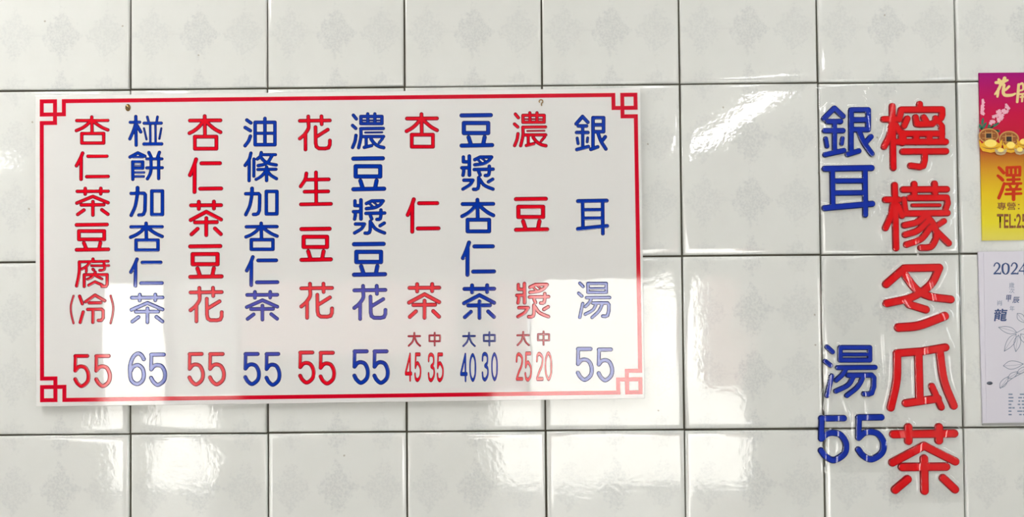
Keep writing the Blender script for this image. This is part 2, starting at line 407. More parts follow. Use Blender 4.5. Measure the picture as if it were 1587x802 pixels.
# the tiles of the back wall, each one its own piece; joints sit 2 mm deeper
TW, TH, GAP = 0.2, 0.25, 0.0028
def tile_mesh():
    hw, hh = (TW - GAP) / 2, (TH - GAP) / 2
    rings = [(0.0, 0.0), (0.0, 0.0060), (0.0008, 0.0070), (0.0026, 0.0076), (0.0060, 0.0079), (0.0100, 0.0080), (0.014, 0.0080)]
    V, Fc = [], []
    for ins, y in rings:
        V += [(-hw + ins, -y, -hh + ins), (hw - ins, -y, -hh + ins), (hw - ins, -y, hh - ins), (-hw + ins, -y, hh - ins)]
    for k in range(len(rings) - 1):
        for j in range(4):
            a, b = 4 * k + j, 4 * k + (j + 1) % 4
            Fc.append((a, b, b + 4, a + 4))
    n = 4 * (len(rings) - 1); Fc.append((n, n + 1, n + 2, n + 3))
    me = bpy.data.meshes.new('tile'); me.from_pydata(V, [], Fc); me.update(); me.materials.append(M_TILE)
    me.polygons.foreach_set('use_smooth', [True] * len(Fc))
    return me
TME = tile_mesh()
TFRONT = 0.0                    # the glazed faces lie in the plane y = 0
wb.location.y += 0.006          # grout face
TILT = {(0, 1): (0.0, -1.5), (0, 2): (0.0, -1.5), (0, 0): (0, 0.1)}
for c in range(-4, 10):
    for r in range(-4, 6):
        o = bpy.data.objects.new('tile', TME); COL.objects.link(o); o.parent = wb
        o.matrix_parent_inverse = Matrix.Identity(4)
        ctr = Vector(((c + .5) * TW, 0.008, ROW0 - (r + .5) * TH))
        o.location = ctr - Vector(wb.location) + Vector((random.uniform(-.0004, .0004), 0, random.uniform(-.0004, .0004)))
        tx, tz = TILT.get((c, r), (random.uniform(-.12, .12), random.uniform(-.15, .15)))
        o.rotation_euler = (math.radians(tx), 0, math.radians(tz))

# front of the shop: header, piers and low sills around the openings
D0 = YF
def ux(u): return mirror(u, 430, D0).x
def vz(v): return mirror(700, v, D0).z
piers = [(XL, ux(150)), (ux(257), ux(264)), (ux(705), ux(762)), (ux(1160), XR)]
V, Fc = [], []
for a, b in piers: box_vf(a, b, YF - .15, YF, 0, vz(436), V, Fc)
box_vf(XL, XR, YF - .15, YF, vz(436), ZC, V, Fc)
box_vf(ux(264), ux(372), YF - .15, YF, 0, vz(618), V, Fc); box_vf(ux(372), ux(705), YF - .15, YF, 0, vz(552), V, Fc)
struct(link('wall_front', V, Fc, M_FRONT))

# street outside
struct(box('street', -26, 26, -30, YF - .15, -0.15, -0.02, M_STREET))
def facade(name, u0, u1, y, h, m, label):
    a, b = mirror(u0, 500, y).x, mirror(u1, 500, y).x
    t = empty(name, ((a + b) / 2, y - 1.5, -0.02))
    box('wall', a, b, y - 3, y, -0.02, h, m, t)
    box('roof', a, b, y - 3, y, h, h + .15, M_CEIL, t)
    w = 0.7; n = max(1, int((b - a) / 1.8))
    for k in range(n):
        xc = a + (k + .5) * (b - a) / n
        f = box('window_frame', xc - w / 2, xc + w / 2, y, y + .05, 3.0, 4.1, M_STEEL, t)
    tag(t, label, 'building')
facade('street_house', -40, 257, -14, 6.0, M_CREAM, 'white rendered house across the street, seen through the left shop door')
facade('street_house', 264, 368, -14, 5.4, M_GREY, 'narrow grey rendered house between the white and the rose house')
facade('street_house', 375, 816, -14, 6.5, M_PINK, 'dusky rose rendered house across the street behind the wide shop window')
facade('street_house', 823, 1092, -14, 5.6, M_CREAM, 'white rendered house across the street, seen through the right shop door')
facade('street_house', 1099, 1500, -14, 6.2, M_PINK, 'dusky rose rendered house at the far right of the street')

# ceiling battens, the last one added as fill
def batten(x, y0, y1, power, col, label):
    t = empty('ceiling_light', (x, (y0 + y1) / 2, ZC))
    box('housing', x - .1, x + .1, y0, y1, ZC - .05, ZC, M_WHITE, t)
    me = mat('lamp_diffuser', (0.9, 0.9, 0.9, 1), 0.4)
    b = me.node_tree.nodes['Principled BSDF']; b.inputs['Emission Color'].default_value = (*col, 1); b.inputs['Emission Strength'].default_value = power
    box('diffuser', x - .08, x + .08, y0 + .03, y1 - .03, ZC - .085, ZC - .05, me, t)
    tag(t, label, 'lamp')
batten(1.92, -5.85, -3.25, 12, (1, 0.99, 0.97), 'long white ceiling batten lamp to the right, towards the street')
batten(-3.5, -5.8, -3.25, 12, (1, 0.99, 0.97), 'long white ceiling batten lamp to the left, towards the street')
batten(-0.6, -1.7, -0.35, 22, (1, 0.985, 0.95), 'shorter ceiling batten lamp above the left half of the menu board')
batten(1.3, -1.7, -0.35, 7.5, (1, 1, 1), 'added fill lamp, an unseen shorter batten above the tiles right of the menu board')  # unseen lamp added to brighten the tiles

# ------------------------------------------------------------------ the menu board
YB = -0.010                                              # front face of the board
bo = px(526, 384, YB)
board = empty('menu_board', (bo.x, 0.0, bo.z))
tag(board, 'wide white acrylic menu board with red and blue columns inside a red fretwork border', 'sign')
def loc(p): return p - Vector(board.location)
cs = [loc(px(54.2, 148.3, YB)), loc(px(992.3, 136.3, YB)), loc(px(999.6, 618.5, YB)), loc(px(55.5, 631.0, YB))]
V = [(p.x, YB, p.z) for p in cs] + [(p.x, -0.006, p.z) for p in cs]
pn = link('panel', V, [(3, 2, 1, 0), (4, 5, 6, 7), (0, 1, 5, 4), (1, 2, 6, 5), (2, 3, 7, 6), (3, 0, 4, 7)], [M_ACRYL, M_BACK], board)
pn.data.polygons[1].material_index = 1
bv = pn.modifiers.new('bevel', 'BEVEL'); bv.width = 0.0008; bv.segments = 2; bv.limit_method = 'ANGLE'
bv.angle_limit = math.radians(60); bv.harden_normals = False

# border: drawn in pixels measured inwards from each outer corner of the red frame
bc = [(61.7, 154.3), (987.8, 143.8), (995.9, 611.5), (62.2, 624.0)]
bw, bh = 930.0, 468.5
def bmap(u, v, lift=0.0003):
    s, t = u / bw, v / bh
    x = (1 - s) * (1 - t) * bc[0][0] + s * (1 - t) * bc[1][0] + s * t * bc[2][0] + (1 - s) * t * bc[3][0]
    y = (1 - s) * (1 - t) * bc[0][1] + s * (1 - t) * bc[1][1] + s * t * bc[2][1] + (1 - s) * t * bc[3][1]
    p = loc(px(x, y, YB)); return (p.x, YB - lift, p.z)
V, Fc = [], []
def bar(u0, v0, u1, v1):
    n = len(V)
    for l in (0.0003, 0.0):
        V.extend(bmap(a, b, l) for a, b in ((u0, v0), (u1, v0), (u1, v1), (u0, v1)))
    Fc.append((n + 3, n + 2, n + 1, n))
    for k in range(4): Fc.append((n + k, n + (k + 1) % 4, n + 4 + (k + 1) % 4, n + 4 + k))
T = 6.2
for fx, fy in ((0, 0), (1, 0), (1, 1), (0, 1)):
    def cb(u0, v0, u1, v1):
        a, c = (bw - u1, bw - u0) if fx else (u0, u1); b, d = (bh - v1, bh - v0) if fy else (v0, v1)
        bar(a, b, c, d)
    cb(0, 0, 26.8, T); cb(0, T, T, 20.3); cb(20.6, T, 26.8, 20.3); cb(0, 20.3, 40.6, 26.5)   # box and its foot
    cb(34.4, 0, 40.6, 20.3)                                                                 # riser to the long bar
    cb(20.6, 26.5, 26.8, 39.7); cb(0, 33.5, 20.6, 39.7)                                     # step to the side bar
for v in (0, bh - T): bar(40.6, v, bw - 40.6, v + T)
for u in (0, bw - T): bar(u, 39.7, u + T, bh - 39.7)
link('fretwork_border', V, Fc, M_LINE, board)

HLET = 0.0003
def board_char(key, bbox, red, nm='character', squash=False, h=0.00062):
    x0, y0, x1, y1 = bbox; o = px((x0 + x1) / 2, (y0 + y1) / 2, YB)
    m = M_RED if red else M_BLUE
    pf = lambda d: HLET * min(1.0, 0.35 + d / 0.0006)
    if not squash:
        ob = sdf_mesh(nm, char_segs(key, o, YB, bbox), h, pf, m, board, loc(Vector((o.x, YB, o.z))))
    else:
        sg = strokes_px(key, (0, 0, (y1 - y0) * 0.6, y1 - y0), True)     # full-width digit, then condensed
        fx = (x1 - x0) / ((y1 - y0) * 0.6)
        c = ((y1 - y0) * 0.3, (y1 - y0) / 2)
        sg = [((a - c[0]) * MMPX, -(b - c[1]) * MMPX, (d - c[0]) * MMPX, -(e - c[1]) * MMPX, r * MMPX) for a, b, d, e, r in sg]
        ob = sdf_mesh(nm, sg, 0.0006, pf, m, board, loc(Vector((o.x, YB, o.z))))
        ob.scale = (fx, 1, 1)
    return ob

R_, B_ = True, False
COLS = [
 (R_, [('xing', 115.6, 178.7, 170, 224.7), ('ren', 115.6, 234.5, 170.4, 281), ('cha', 116.3, 289.3, 170.4, 336.5), ('dou', 115.6, 345.2, 171, 390.6),
       ('fu', 116, 399.2, 170.9, 447), ('lparen', 108.1, 457.1, 115.8, 503.2), ('leng', 120.7, 455, 165.1, 502.8), ('rparen', 169.7, 457.1, 177.3, 503.2),
       ('five', 113.5, 549, 140.4, 602), ('five', 146, 549, 173.5, 602)]),
 (B_, [('peng', 198.6, 178, 253.3, 227.9), ('bing', 198.8, 233.6, 254.1, 281), ('jia', 200.4, 288.2, 254.7, 336.9), ('xing', 199.7, 343.5, 254.2, 390.6),
       ('ren', 200, 399.2, 253.9, 446.3), ('cha', 200.8, 454, 254.9, 502.9), ('six', 198.2, 545.1, 226.2, 599), ('five', 231, 546.7, 259.1, 600.2)]),
 (R_, [('xing', 290.6, 177, 344.9, 233.8), ('ren', 291.2, 244, 346, 301), ('cha', 292.4, 309.6, 345.7, 367.9), ('dou', 291.6, 378.4, 346.7, 433),
       ('hua', 292.2, 443.5, 346.7, 501.5), ('five', 290.5, 545.9, 317.7, 599.3), ('five', 322.3, 545.9, 350.2, 599.3)]),
 (B_, [('you', 377, 180.8, 429, 229), ('tiao', 377.2, 234, 431.2, 283), ('jia', 378, 289.3, 432, 335.8), ('xing', 378.4, 343.5, 432.2, 389.6),
       ('ren', 379.5, 395.7, 433, 445.3), ('cha', 379.5, 449.8, 432.7, 498.7), ('five', 377, 545.9, 404.5, 598.8), ('five', 409.8, 545.9, 436.3, 600)]),
 (R_, [('hua', 461.6, 177.4, 514.3, 235), ('sheng', 463, 264.4, 515.9, 320.1), ('dou', 463.9, 351.5, 516, 406.5), ('hua', 463.9, 437, 517.7, 496),
       ('five', 462, 543.6, 489.3, 596.6), ('five', 493.6, 544, 521, 598)]),
 (B_, [('nong', 543.6, 174, 597.5, 232), ('dou', 544.2, 242.2, 598.7, 297), ('jiang', 545, 307.2, 599, 364.7), ('dou', 545.3, 374.9, 600, 429.6),
       ('hua', 546, 440.4, 600.4, 497.7), ('five', 546, 541.7, 573.5, 597), ('five', 577, 541.7, 604.3, 597)]),
 (R_, [('xing', 627, 174, 680.4, 230.7), ('ren', 628.7, 306, 682.8, 362.7), ('cha', 630.8, 437.6, 683.9, 496), ('da', 631.6, 515, 652.6, 538), ('zhong', 664, 514.7, 683.5, 537.5),
       ('n4', 627.4, 547, 638.8, 592), ('n5', 642, 546.8, 653, 592.5), ('n3', 663, 547, 674, 592.8), ('n5', 676.7, 546.8, 687.7, 592.8)]),
 (B_, [('dou', 712, 175.2, 766, 229.3), ('jiang', 713, 239.2, 767, 296.7), ('xing', 713.2, 306.8, 767.7, 362), ('ren', 714.2, 373, 769, 429.6), ('cha', 716, 439.4, 769, 496.3),
       ('da', 716.2, 514.7, 737.5, 538.3), ('zhong', 748.4, 513.9, 768.6, 537.5), ('n4', 713, 547.3, 724.6, 592.8), ('n0', 727.4, 547.6, 738, 592.5), ('n3', 746.5, 546, 757.4, 591.7), ('n0', 761.3, 546.3, 771.5, 591.4)]),
 (R_, [('nong', 794.7, 172.4, 848.8, 229), ('dou', 796.4, 305, 851.2, 360), ('jiang', 798.2, 437, 853, 494.5), ('da', 800.2, 513.4, 821.3, 537), ('zhong', 832.2, 512.8, 852.6, 536.4),
       ('n2', 799.4, 546.5, 810.8, 590.6), ('n5', 812.9, 545.4, 824.3, 592), ('n2', 830.8, 546, 842.3, 590.6), ('n0', 844.2, 545, 855.7, 591)]),
 (B_, [('yin', 890, 177.8, 941.9, 235), ('er', 892.5, 308, 944, 365.6), ('tang', 894.2, 436.6, 947.5, 495), ('five', 892.4, 538, 920.4, 592.3), ('five', 924.6, 539, 951.8, 593)]),
]
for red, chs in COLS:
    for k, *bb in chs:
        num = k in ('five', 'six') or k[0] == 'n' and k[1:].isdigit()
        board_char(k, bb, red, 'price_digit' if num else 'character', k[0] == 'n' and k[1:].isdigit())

# the two fixings at the top of the board
def lathe(prof, n=16):
    V, Fc = [], []
    for r, y in prof: V += [(r * math.cos(2 * math.pi * k / n), -y, r * math.sin(2 * math.pi * k / n)) for k in range(n)]
    for i in range(len(prof) - 1):
        for k in range(n):
            a, b = i * n + k, i * n + (k + 1) % n
            Fc.append((a, b, b + n, a + n))
    Fc.append(tuple(range((len(prof) - 1) * n, len(prof) * n)))
    return V, Fc
p = px(198.5, 167, YB)
V, Fc = lathe([(0.0042, 0), (0.0042, 0.0007), (0.0036, 0.0018), (0.002, 0.0026), (0.0007, 0.0029)])
sc = link('screw', V, Fc, M_BRASS, board, loc(Vector((p.x, YB, p.z))), True); sc.scale = (0.9, 1, 1.25)
sl = link('slot', *box_vf(-.003, .003, -0.0032, -0.0024, -.0006, .0006), M_DARK, sc); sl.rotation_euler = (0, 0.6, 0)
p = px(838.5, 159.5, YB)
V, Fc = [], []
path = [(0.0008, -.0045), (0.0006, -.001), (0.0024, .0008), (0.0018, .0036), (-0.0008, .0042), (-0.0028, .0022), (-0.0018, .0002)]
for k, (a, b) in enumerate(catmull(path, 4)):
    n = len(V)
    t = catmull(path, 4); q = t[min(k + 1, len(t) - 1)] - t[max(k - 1, 0)]; L = math.hypot(*q); nx_, nz_ = -q[1] / L, q[0] / L
    for j in range(8):
        an = 2 * math.pi * j / 8; V.append((a + nx_ * .0008 * math.cos(an), -0.0009 + .0008 * math.sin(an), b + nz_ * .0008 * math.cos(an)))
    if k:
        for j in range(8): Fc.append((n - 8 + j, n - 8 + (j + 1) % 8, n + (j + 1) % 8, n + j))
link('hook', V, Fc, M_BRASS, board, loc(Vector((p.x, YB, p.z))), True)

# ------------------------------------------------------------------ cut acrylic characters stuck to the tiles
TL = 0.0032
wall_segs = []
def wall_char(key, bbox, m, name, label, cat, group):
    if bbox is None:
        A = np.array(strokes_px(key)); c = ((A[:, 0].min() + A[:, 0].max()) / 2, (A[:, 1].min() + A[:, 1].max()) / 2)
    else: c = ((bbox[0] + bbox[2]) / 2, (bbox[1] + bbox[3]) / 2)
    o = px(*c, 0.0); sg = char_segs(key, o, -TL, bbox)
    for a in sg: wall_segs.append((a[0] + o.x, a[1] + o.z, a[2] + o.x, a[3] + o.z, a[4]))
    def pf(d):
        b = 0.0014
        if d >= b: return TL
        return TL - b + math.sqrt(max(0.0, b * b - (b - d) ** 2))
    ob = sdf_mesh(name, sg, 0.0008, pf, m, None, (o.x, -0.0003, o.z))
    tag(ob, label, cat, group)
RG, BG = 'red cut characters of the right column', 'blue cut characters beside the red column'
wall_char('ning', None, M_WRED, 'acrylic_character', 'red acrylic character topmost in the tall red column on the tiles', 'lettering', RG)
wall_char('meng', None, M_WRED, 'acrylic_character', 'red acrylic character second from the top of the tall red column', 'lettering', RG)
wall_char('dong', None, M_WRED, 'acrylic_character', 'open red acrylic character with crossing diagonals, middle of the tall red column', 'lettering', RG)
wall_char('gua', None, M_WRED, 'acrylic_character', 'red acrylic character with spreading legs, fourth down the tall red column', 'lettering', RG)
wall_char('chb', None, M_WRED, 'acrylic_character', 'red acrylic character at the bottom of the tall red column, right of the blue digits', 'lettering', RG)
wall_char('yin', (1273, 163.1, 1356.1, 244.2), M_WBLUE, 'acrylic_character', 'blue acrylic character at the top of the blue column on the tiles', 'lettering', BG)
wall_char('er', (1273.7, 255.4, 1357.1, 337.7), M_WBLUE, 'acrylic_character', 'ladder-like blue acrylic character second in the blue column on the tiles', 'lettering', BG)
wall_char('tang', (1275.5, 534.4, 1360.8, 617.9), M_WBLUE, 'acrylic_character', 'blue acrylic character just above the two large blue digits', 'lettering', BG)
wall_char('five', (1268, 644, 1316.9, 719), M_WBLUE, 'acrylic_digit', 'left blue acrylic digit five, crossing a vertical tile joint', 'lettering', 'blue acrylic price digits')
wall_char('five', (1325.8, 642.4, 1375.2, 717.8), M_WBLUE, 'acrylic_digit', 'right blue acrylic digit five, beside the red column', 'lettering', 'blue acrylic price digits')

# clear film stretched over them, tenting at every edge and creased
def film():
    a, b = px(1262, 134), px(1500, 779)
    h = 0.0010
    gx = np.arange(a.x, b.x + h, h); gz = np.arange(b.z, a.z + h, h)
    X, Z = np.meshgrid(gx, gz, indexing='ij')
    D = np.full(X.shape, 1e9)
    for s in wall_segs:
        x0, x1 = min(s[0], s[2]) - .02, max(s[0], s[2]) + .02; z0, z1 = min(s[1], s[3]) - .02, max(s[1], s[3]) + .02
        i0, i1 = np.searchsorted(gx, (x0, x1)); j0, j1 = np.searchsorted(gz, (z0, z1))
        if i1 <= i0 or j1 <= j0: continue
        D[i0:i1, j0:j1] = np.minimum(D[i0:i1, j0:j1], sdf_nodes([s], X[i0:i1, j0:j1], Z[i0:i1, j0:j1]))
    def sm(v): v = np.clip(v, 0, 1); return v * v * (3 - 2 * v)
    Y = 0.0012 + (TL - 0.0002) * np.exp(-np.clip(D - 0.0003, 0, None) / 0.0020)
    def vnoise(sc, seed):
        r = np.random.default_rng(seed)
        n0, n1 = int((gx[-1] - gx[0]) / sc) + 3, int((gz[-1] - gz[0]) / sc) + 3
        g = r.random((n0, n1)); u, v = (X - gx[0]) / sc, (Z - gz[0]) / sc
        i, j = u.astype(int), v.astype(int); p, q = sm(u - i), sm(v - j)
        return (g[i, j] * (1 - p) + g[i + 1, j] * p) * (1 - q) + (g[i, j + 1] * (1 - p) + g[i + 1, j + 1] * p) * q
    off = sm((D - 0.002) / 0.004)
    Y += (0.0003 * vnoise(0.03, 1) + 0.0002 * vnoise(0.012, 2)) * (0.35 + 0.65 * off)
    # creases (photograph positions of the visible folds)
    for (x0, y0, x1, y1, hh, w) in [(1345, 180, 1362, 330, .0005, .0012), (1390, 140, 1364, 250, .0006, .0011), (1361, 232, 1352, 330, .0005, .0012), (1341, 140, 1352, 200, .0004, .0011),
            (1345, 134, 1363, 160, .0007, .0013), (1290, 560, 1283, 640, .0004, .0012), (1340, 580, 1342, 640, .0005, .0010), (1366, 520, 1370, 580, .0006, .0011),
            (1489, 225, 1492, 270, .0009, .0014), (1486, 270, 1497, 262, .0008, .0012), (1300, 645, 1297, 720, .0005, .0011), (1344, 640, 1343, 720, .0006, .0010),
            (1405, 640, 1425, 760, .0004, .0010), (1455, 480, 1475, 540, .0005, .0011), (1432, 530, 1434, 630, .0008, .0012), (1308, 625, 1318, 650, .0006, .0012),
            (1340, 150, 1349, 172, .0007, .0012), (1353, 242, 1351, 268, .0007, .0012), (1361, 345, 1364, 372, .0007, .0012), (1418, 374, 1424, 396, .0008, .0012), (1404, 424, 1413, 452, .0008, .0012), (1398, 466, 1406, 478, .0007, .0012),
            (1440, 438, 1446, 466, .0007, .0012), (1392, 664, 1400, 682, .0008, .0013), (1468, 664, 1462, 690, .0008, .0013), (1428, 684, 1424, 732, .0008, .0013), (1434, 718, 1442, 732, .0007, .0012), (1480, 712, 1488, 700, .0007, .0012), (1466, 718, 1474, 728, .0007, .0012), (1376, 664, 1374, 690, .0008, .0016), (1452, 556, 1466, 548, .0007, .0012)]:
        p, q = px(x0, y0), px(x1, y1)
        d = sdf_nodes([(p.x, p.z, q.x, q.z, 0.0)], X, Z)
        Y += 0.62 * hh * np.exp(-(d / (1.5 * w)) ** 2)
    # edges of the sheet lie down on the tiles
    ed = np.minimum(np.minimum(X - gx[0], gx[-1] - X), np.minimum(Z - gz[0], gz[-1] - Z))
    Y = 0.0004 + (Y - 0.0004) * sm(ed / 0.006)
    c = px(1381, 456)
    n0, n1 = X.shape
    V = np.stack([X - c.x, -Y, Z - c.z], -1).reshape(-1, 3)
    I = np.arange(n0 * n1).reshape(n0, n1)
    Fq = np.stack([I[:-1, :-1], I[1:, :-1], I[1:, 1:], I[:-1, 1:]], -1).reshape(-1, 4)
    # lower left corner of the sheet is cut away below the digits
    lim = px(1376, 733)
    cx_ = X[:-1, :-1].reshape(-1); cz_ = Z[:-1, :-1].reshape(-1)
    Fq = Fq[~((cx_ < lim.x) & (cz_ < lim.z))]
    o = link('clear_film', V.tolist(), Fq.tolist(), M_FILM, None, (c.x, -0.0004, c.z), True)
    tag(o, 'creased transparent plastic film stretched over the red and blue characters on the tiles', 'film')
film()

# ------------------------------------------------------------------ printed sheets at the right
def ribbon(V, Fc, pts, w, y):
    """flat printed line"""
    for a, b in zip(pts[:-1], pts[1:]):
        d = (b - a); L = math.hypot(d.x, d.z)
        if L < 1e-9: continue
        nx_, nz_ = -d.z / L * w / 2, d.x / L * w / 2; n = len(V)
        V += [(a.x - nx_, y, a.z - nz_), (b.x - nx_, y, b.z - nz_), (b.x + nx_, y, b.z + nz_), (a.x + nx_, y, a.z + nz_)]
        Fc.append((n, n + 1, n + 2, n + 3))

def text(name, s, bbox, m, parent, Y, bold=0.0, skew=0.0):
    """lettering cut as a flat mesh and fitted into a box given on the sheet"""
    cu = bpy.data.curves.new(name, 'FONT'); cu.body = s; cu.size = 1.0; cu.offset = bold; cu.resolution_u = 4; cu.shear = skew
    to = bpy.data.objects.new(name, cu); COL.objects.link(to)
    dg = bpy.context.evaluated_depsgraph_get()
    me = bpy.data.meshes.new_from_object(to.evaluated_get(dg)); bpy.data.objects.remove(to)
    v = np.array([q.co[:2] for q in me.vertices]); lo, hi = v.min(0), v.max(0)
    x0, y0, x1, y1 = bbox
    c = px((x0 + x1) / 2, (y0 + y1) / 2, Y)
    for q in me.vertices:
        a, b = (q.co.x - lo[0]) / (hi[0] - lo[0]), (q.co.y - lo[1]) / (hi[1] - lo[1])
        p = px(x0 + a * (x1 - x0), y1 - b * (y1 - y0), Y) - c
        q.co = (p.x, 0, p.z)
    me.materials.clear(); me.materials.append(m); me.name = name
    o = bpy.data.objects.new(name, me); COL.objects.link(o); o.parent = parent
    o.location = c - Vector(parent.location); return o

# --- gold and crimson name card
def card_material():
    m = mat('printed_card', rough=0.4, spec=0.2); t = NT(m)
    sp = t.n('ShaderNodeSeparateXYZ'); t.l(t.n('ShaderNodeTexCoord').outputs['Object'], sp.inputs[0])
    z0, z1 = px(1520, 373).z - px(1600, 243).z, px(1520, 113).z - px(1600, 243).z
    rp = t.n('ShaderNodeValToRGB'); f = t.mapr(sp.outputs[2], z0, z1, 0, 1); t.l(f, rp.inputs[0])
    e = rp.color_ramp.elements
    e[0].position = 0.0; e[0].color = srgb(222, 210, 92); e[1].position = 1.0; e[1].color = srgb(158, 6, 116)
    for pz, c in ((0.10, (226, 212, 44)), (0.28, (224, 190, 24)), (0.42, (208, 150, 30)), (0.505, (186, 104, 30)), (0.56, (190, 24, 44)), (0.75, (196, 8, 66)), (0.9, (176, 6, 96))):
        q = e.new(pz); q.color = srgb(*c)
    t.l(rp.outputs[0], t.b.inputs['Base Color'])
    return m
YC = -0.0030
c0 = px(1600, 243)
card = empty('name_card', (c0.x, 0, c0.z))
tag(card, 'crimson to gold printed name card with coins and ingots, top right on the tiles', 'card')
def sheet(name, quad, m, parent, Y, th):
    P = [px(x, y, Y) - Vector(parent.location) for x, y in quad]
    V = [(p.x, Y, p.z) for p in P] + [(p.x, Y + th, p.z) for p in P]
    return link(name, V, [(3, 2, 1, 0), (4, 5, 6, 7), (0, 1, 5, 4), (1, 2, 6, 5), (2, 3, 7, 6), (3, 0, 4, 7)], m, parent)
sheet('sheet', [(1517.3, 113), (1690, 111.5), (1694, 371), (1522.6, 373.2)], card_material(), card, YC, 0.0022)
YP = YC - 0.00025
M_GOLD = mat('gold_print', srgb(232, 206, 140), 0.35); M_ORED = mat('vermilion_print', srgb(198, 52, 14), 0.5, 0.2)
M_BRN = mat('brown_print', srgb(132, 74, 26), 0.5); M_SHINE = mat('amber_print', srgb(236, 160, 60), 0.4)
def brush(name, strokes, m, parent, Y, wt=1.0, lab=None):
    """brush-written character: strokes with a width at every point"""
    allp = [p for s in strokes for p in s]; c = px(sum(p[0] for p in allp) / len(allp), sum(p[1] for p in allp) / len(allp), Y)
    sg = []
    for s in strokes:
        q = catmull(s, 5)
        for a, b in zip(q[:-1], q[1:]):
            A, B = px(a[0], a[1], Y) - c, px(b[0], b[1], Y) - c
            sg.append((A.x, A.z, B.x, B.z, (a[2] + b[2]) / 2 * MMPX * wt))
    return sdf_mesh(name, sg, 0.0005, lambda d: 0.00005, m, parent, c - Vector(parent.location))
def cz(x, y): return (1447 + x / 2.673, 90 + y / 2.673)          # helper for measurements on this sheet
def B(l): return [[(*cz(x, y), r) for x, y, r in s] for s in l]
brush('character', B([[(258, 102, 4), (280, 100, 5), (306, 92, 3)], [(270, 90, 4), (276, 100, 5), (276, 112, 3)], [(294, 84, 5), (290, 96, 5), (284, 110, 3)],
    [(276, 114, 4), (268, 132, 4), (254, 150, 2.5)], [(268, 128, 3.5), (266, 145, 4), (264, 160, 3)], [(292, 112, 4), (288, 140, 4.5), (296, 154, 4.5), (322, 154, 4), (338, 148, 2.5)], [(312, 118, 3.5), (300, 130, 3.5), (286, 138, 2.5)]]), M_GOLD, card, YP, 0.55)
brush('character', B([[(352, 110, 4), (350, 140, 4.5), (346, 182, 4)], [(352, 112, 3), (368, 106, 3.5), (370, 130, 3), (354, 136, 3)], [(382, 108, 3), (400, 102, 3.5), (404, 140, 4), (404, 184, 4), (394, 182, 3)],
    [(358, 150, 3), (394, 146, 3)], [(360, 162, 3), (396, 158, 3)], [(368, 150, 3), (366, 180, 3)], [(386, 148, 3), (386, 178, 3)]]), M_GOLD, card, YP, 0.5)
def disc(name, x, y, rx, ry, m, parent, Y, n=24, dome=0.0, rings=1):
    c = px(x, y, Y); V, Fc = [(0, -dome, 0)], []
    for k in range(1, rings + 1):
        f = k / rings
        for j in range(n):
            an = 2 * math.pi * j / n
            V.append((rx * MMPX * f * math.cos(an), -dome * math.cos(f * math.pi / 2), ry * MMPX * f * math.sin(an)))
    for j in range(n): Fc.append((0, 1 + j, 1 + (j + 1) % n))
    for k in range(rings - 1):
        for j in range(n):
            a, b = 1 + k * n + j, 1 + k * n + (j + 1) % n; Fc.append((a, a + n, b + n, b))
    return link(name, V, Fc, m, parent, c - Vector(parent.location), dome > 0)
# flowering twig and its leaves
M_LEAF = noisy('green_print', srgb(24, 96, 84), srgb(60, 128, 92), 400, 0.5); M_PET = noisy('blossom_print', srgb(226, 140, 170), srgb(246, 206, 216), 500, 0.5)
def leafshape(name, x, y, L, wd_, ang, m, parent, Y):
    c = px(x, y, Y); V, Fc = [], []
    n = 7
    for k in range(n + 1):
        s = k / n; w = wd_ * math.sin(math.pi * s) ** 0.8
        for sg in (-1, 1):
            a, b = L * s, sg * w / 2
            V.append(((a * math.cos(ang) - b * math.sin(ang)) * MMPX, 0, (a * math.sin(ang) + b * math.cos(ang)) * MMPX))
    for k in range(n): Fc.append((2 * k, 2 * k + 2, 2 * k + 3, 2 * k + 1))
    return link(name, V, Fc, m, parent, c - Vector(parent.location))
for x, y, L, w, a in [(196, 300, 42, 12, 55), (205, 305, 50, 12, 25), (215, 308, 62, 12, 8), (200, 280, 34, 11, 80), (235, 290, 46, 10, 30), (230, 300, 48, 11, -8), (200, 300, 30, 12, 110), (222, 295, 40, 10, 60)]:
    X, Y_ = cz(x, y); leafshape('leaf', X, Y_, L / 2.673, w / 2.673, math.radians(a), M_LEAF, card, YP)
def blossoms(c0_, c1_, n, spread, seed):
    r = random.Random(seed)
    for k in range(n):
        f = k / (n - 1); x = c0_[0] + (c1_[0] - c0_[0]) * f + r.uniform(-1, 1) * spread * (1 - .6 * f); y = c0_[1] + (c1_[1] - c0_[1]) * f + r.uniform(-1, 1) * spread * (1 - .6 * f)
        X, Y_ = cz(max(x, 201), y); V, Fc = [(0, 0, 0)], []
        R = (9 - 3 * f) / 2.673 * MMPX
        for j in range(20):
            an = 2 * math.pi * j / 20; q = R * (0.62 + 0.38 * abs(math.cos(2.5 * an))); V.append((q * math.cos(an), 0, q * math.sin(an)))
        Fc = [(0, 1 + j, 1 + (j + 1) % 20) for j in range(20)]
        p = px(X, Y_, YP - 0.00003 * (k + 1)); link('blossom', V, Fc, M_PET, card, p - Vector(card.location))
blossoms((252, 262), (306, 200), 34, 22, 3); blossoms((194, 236), (204, 178), 16, 12, 4)
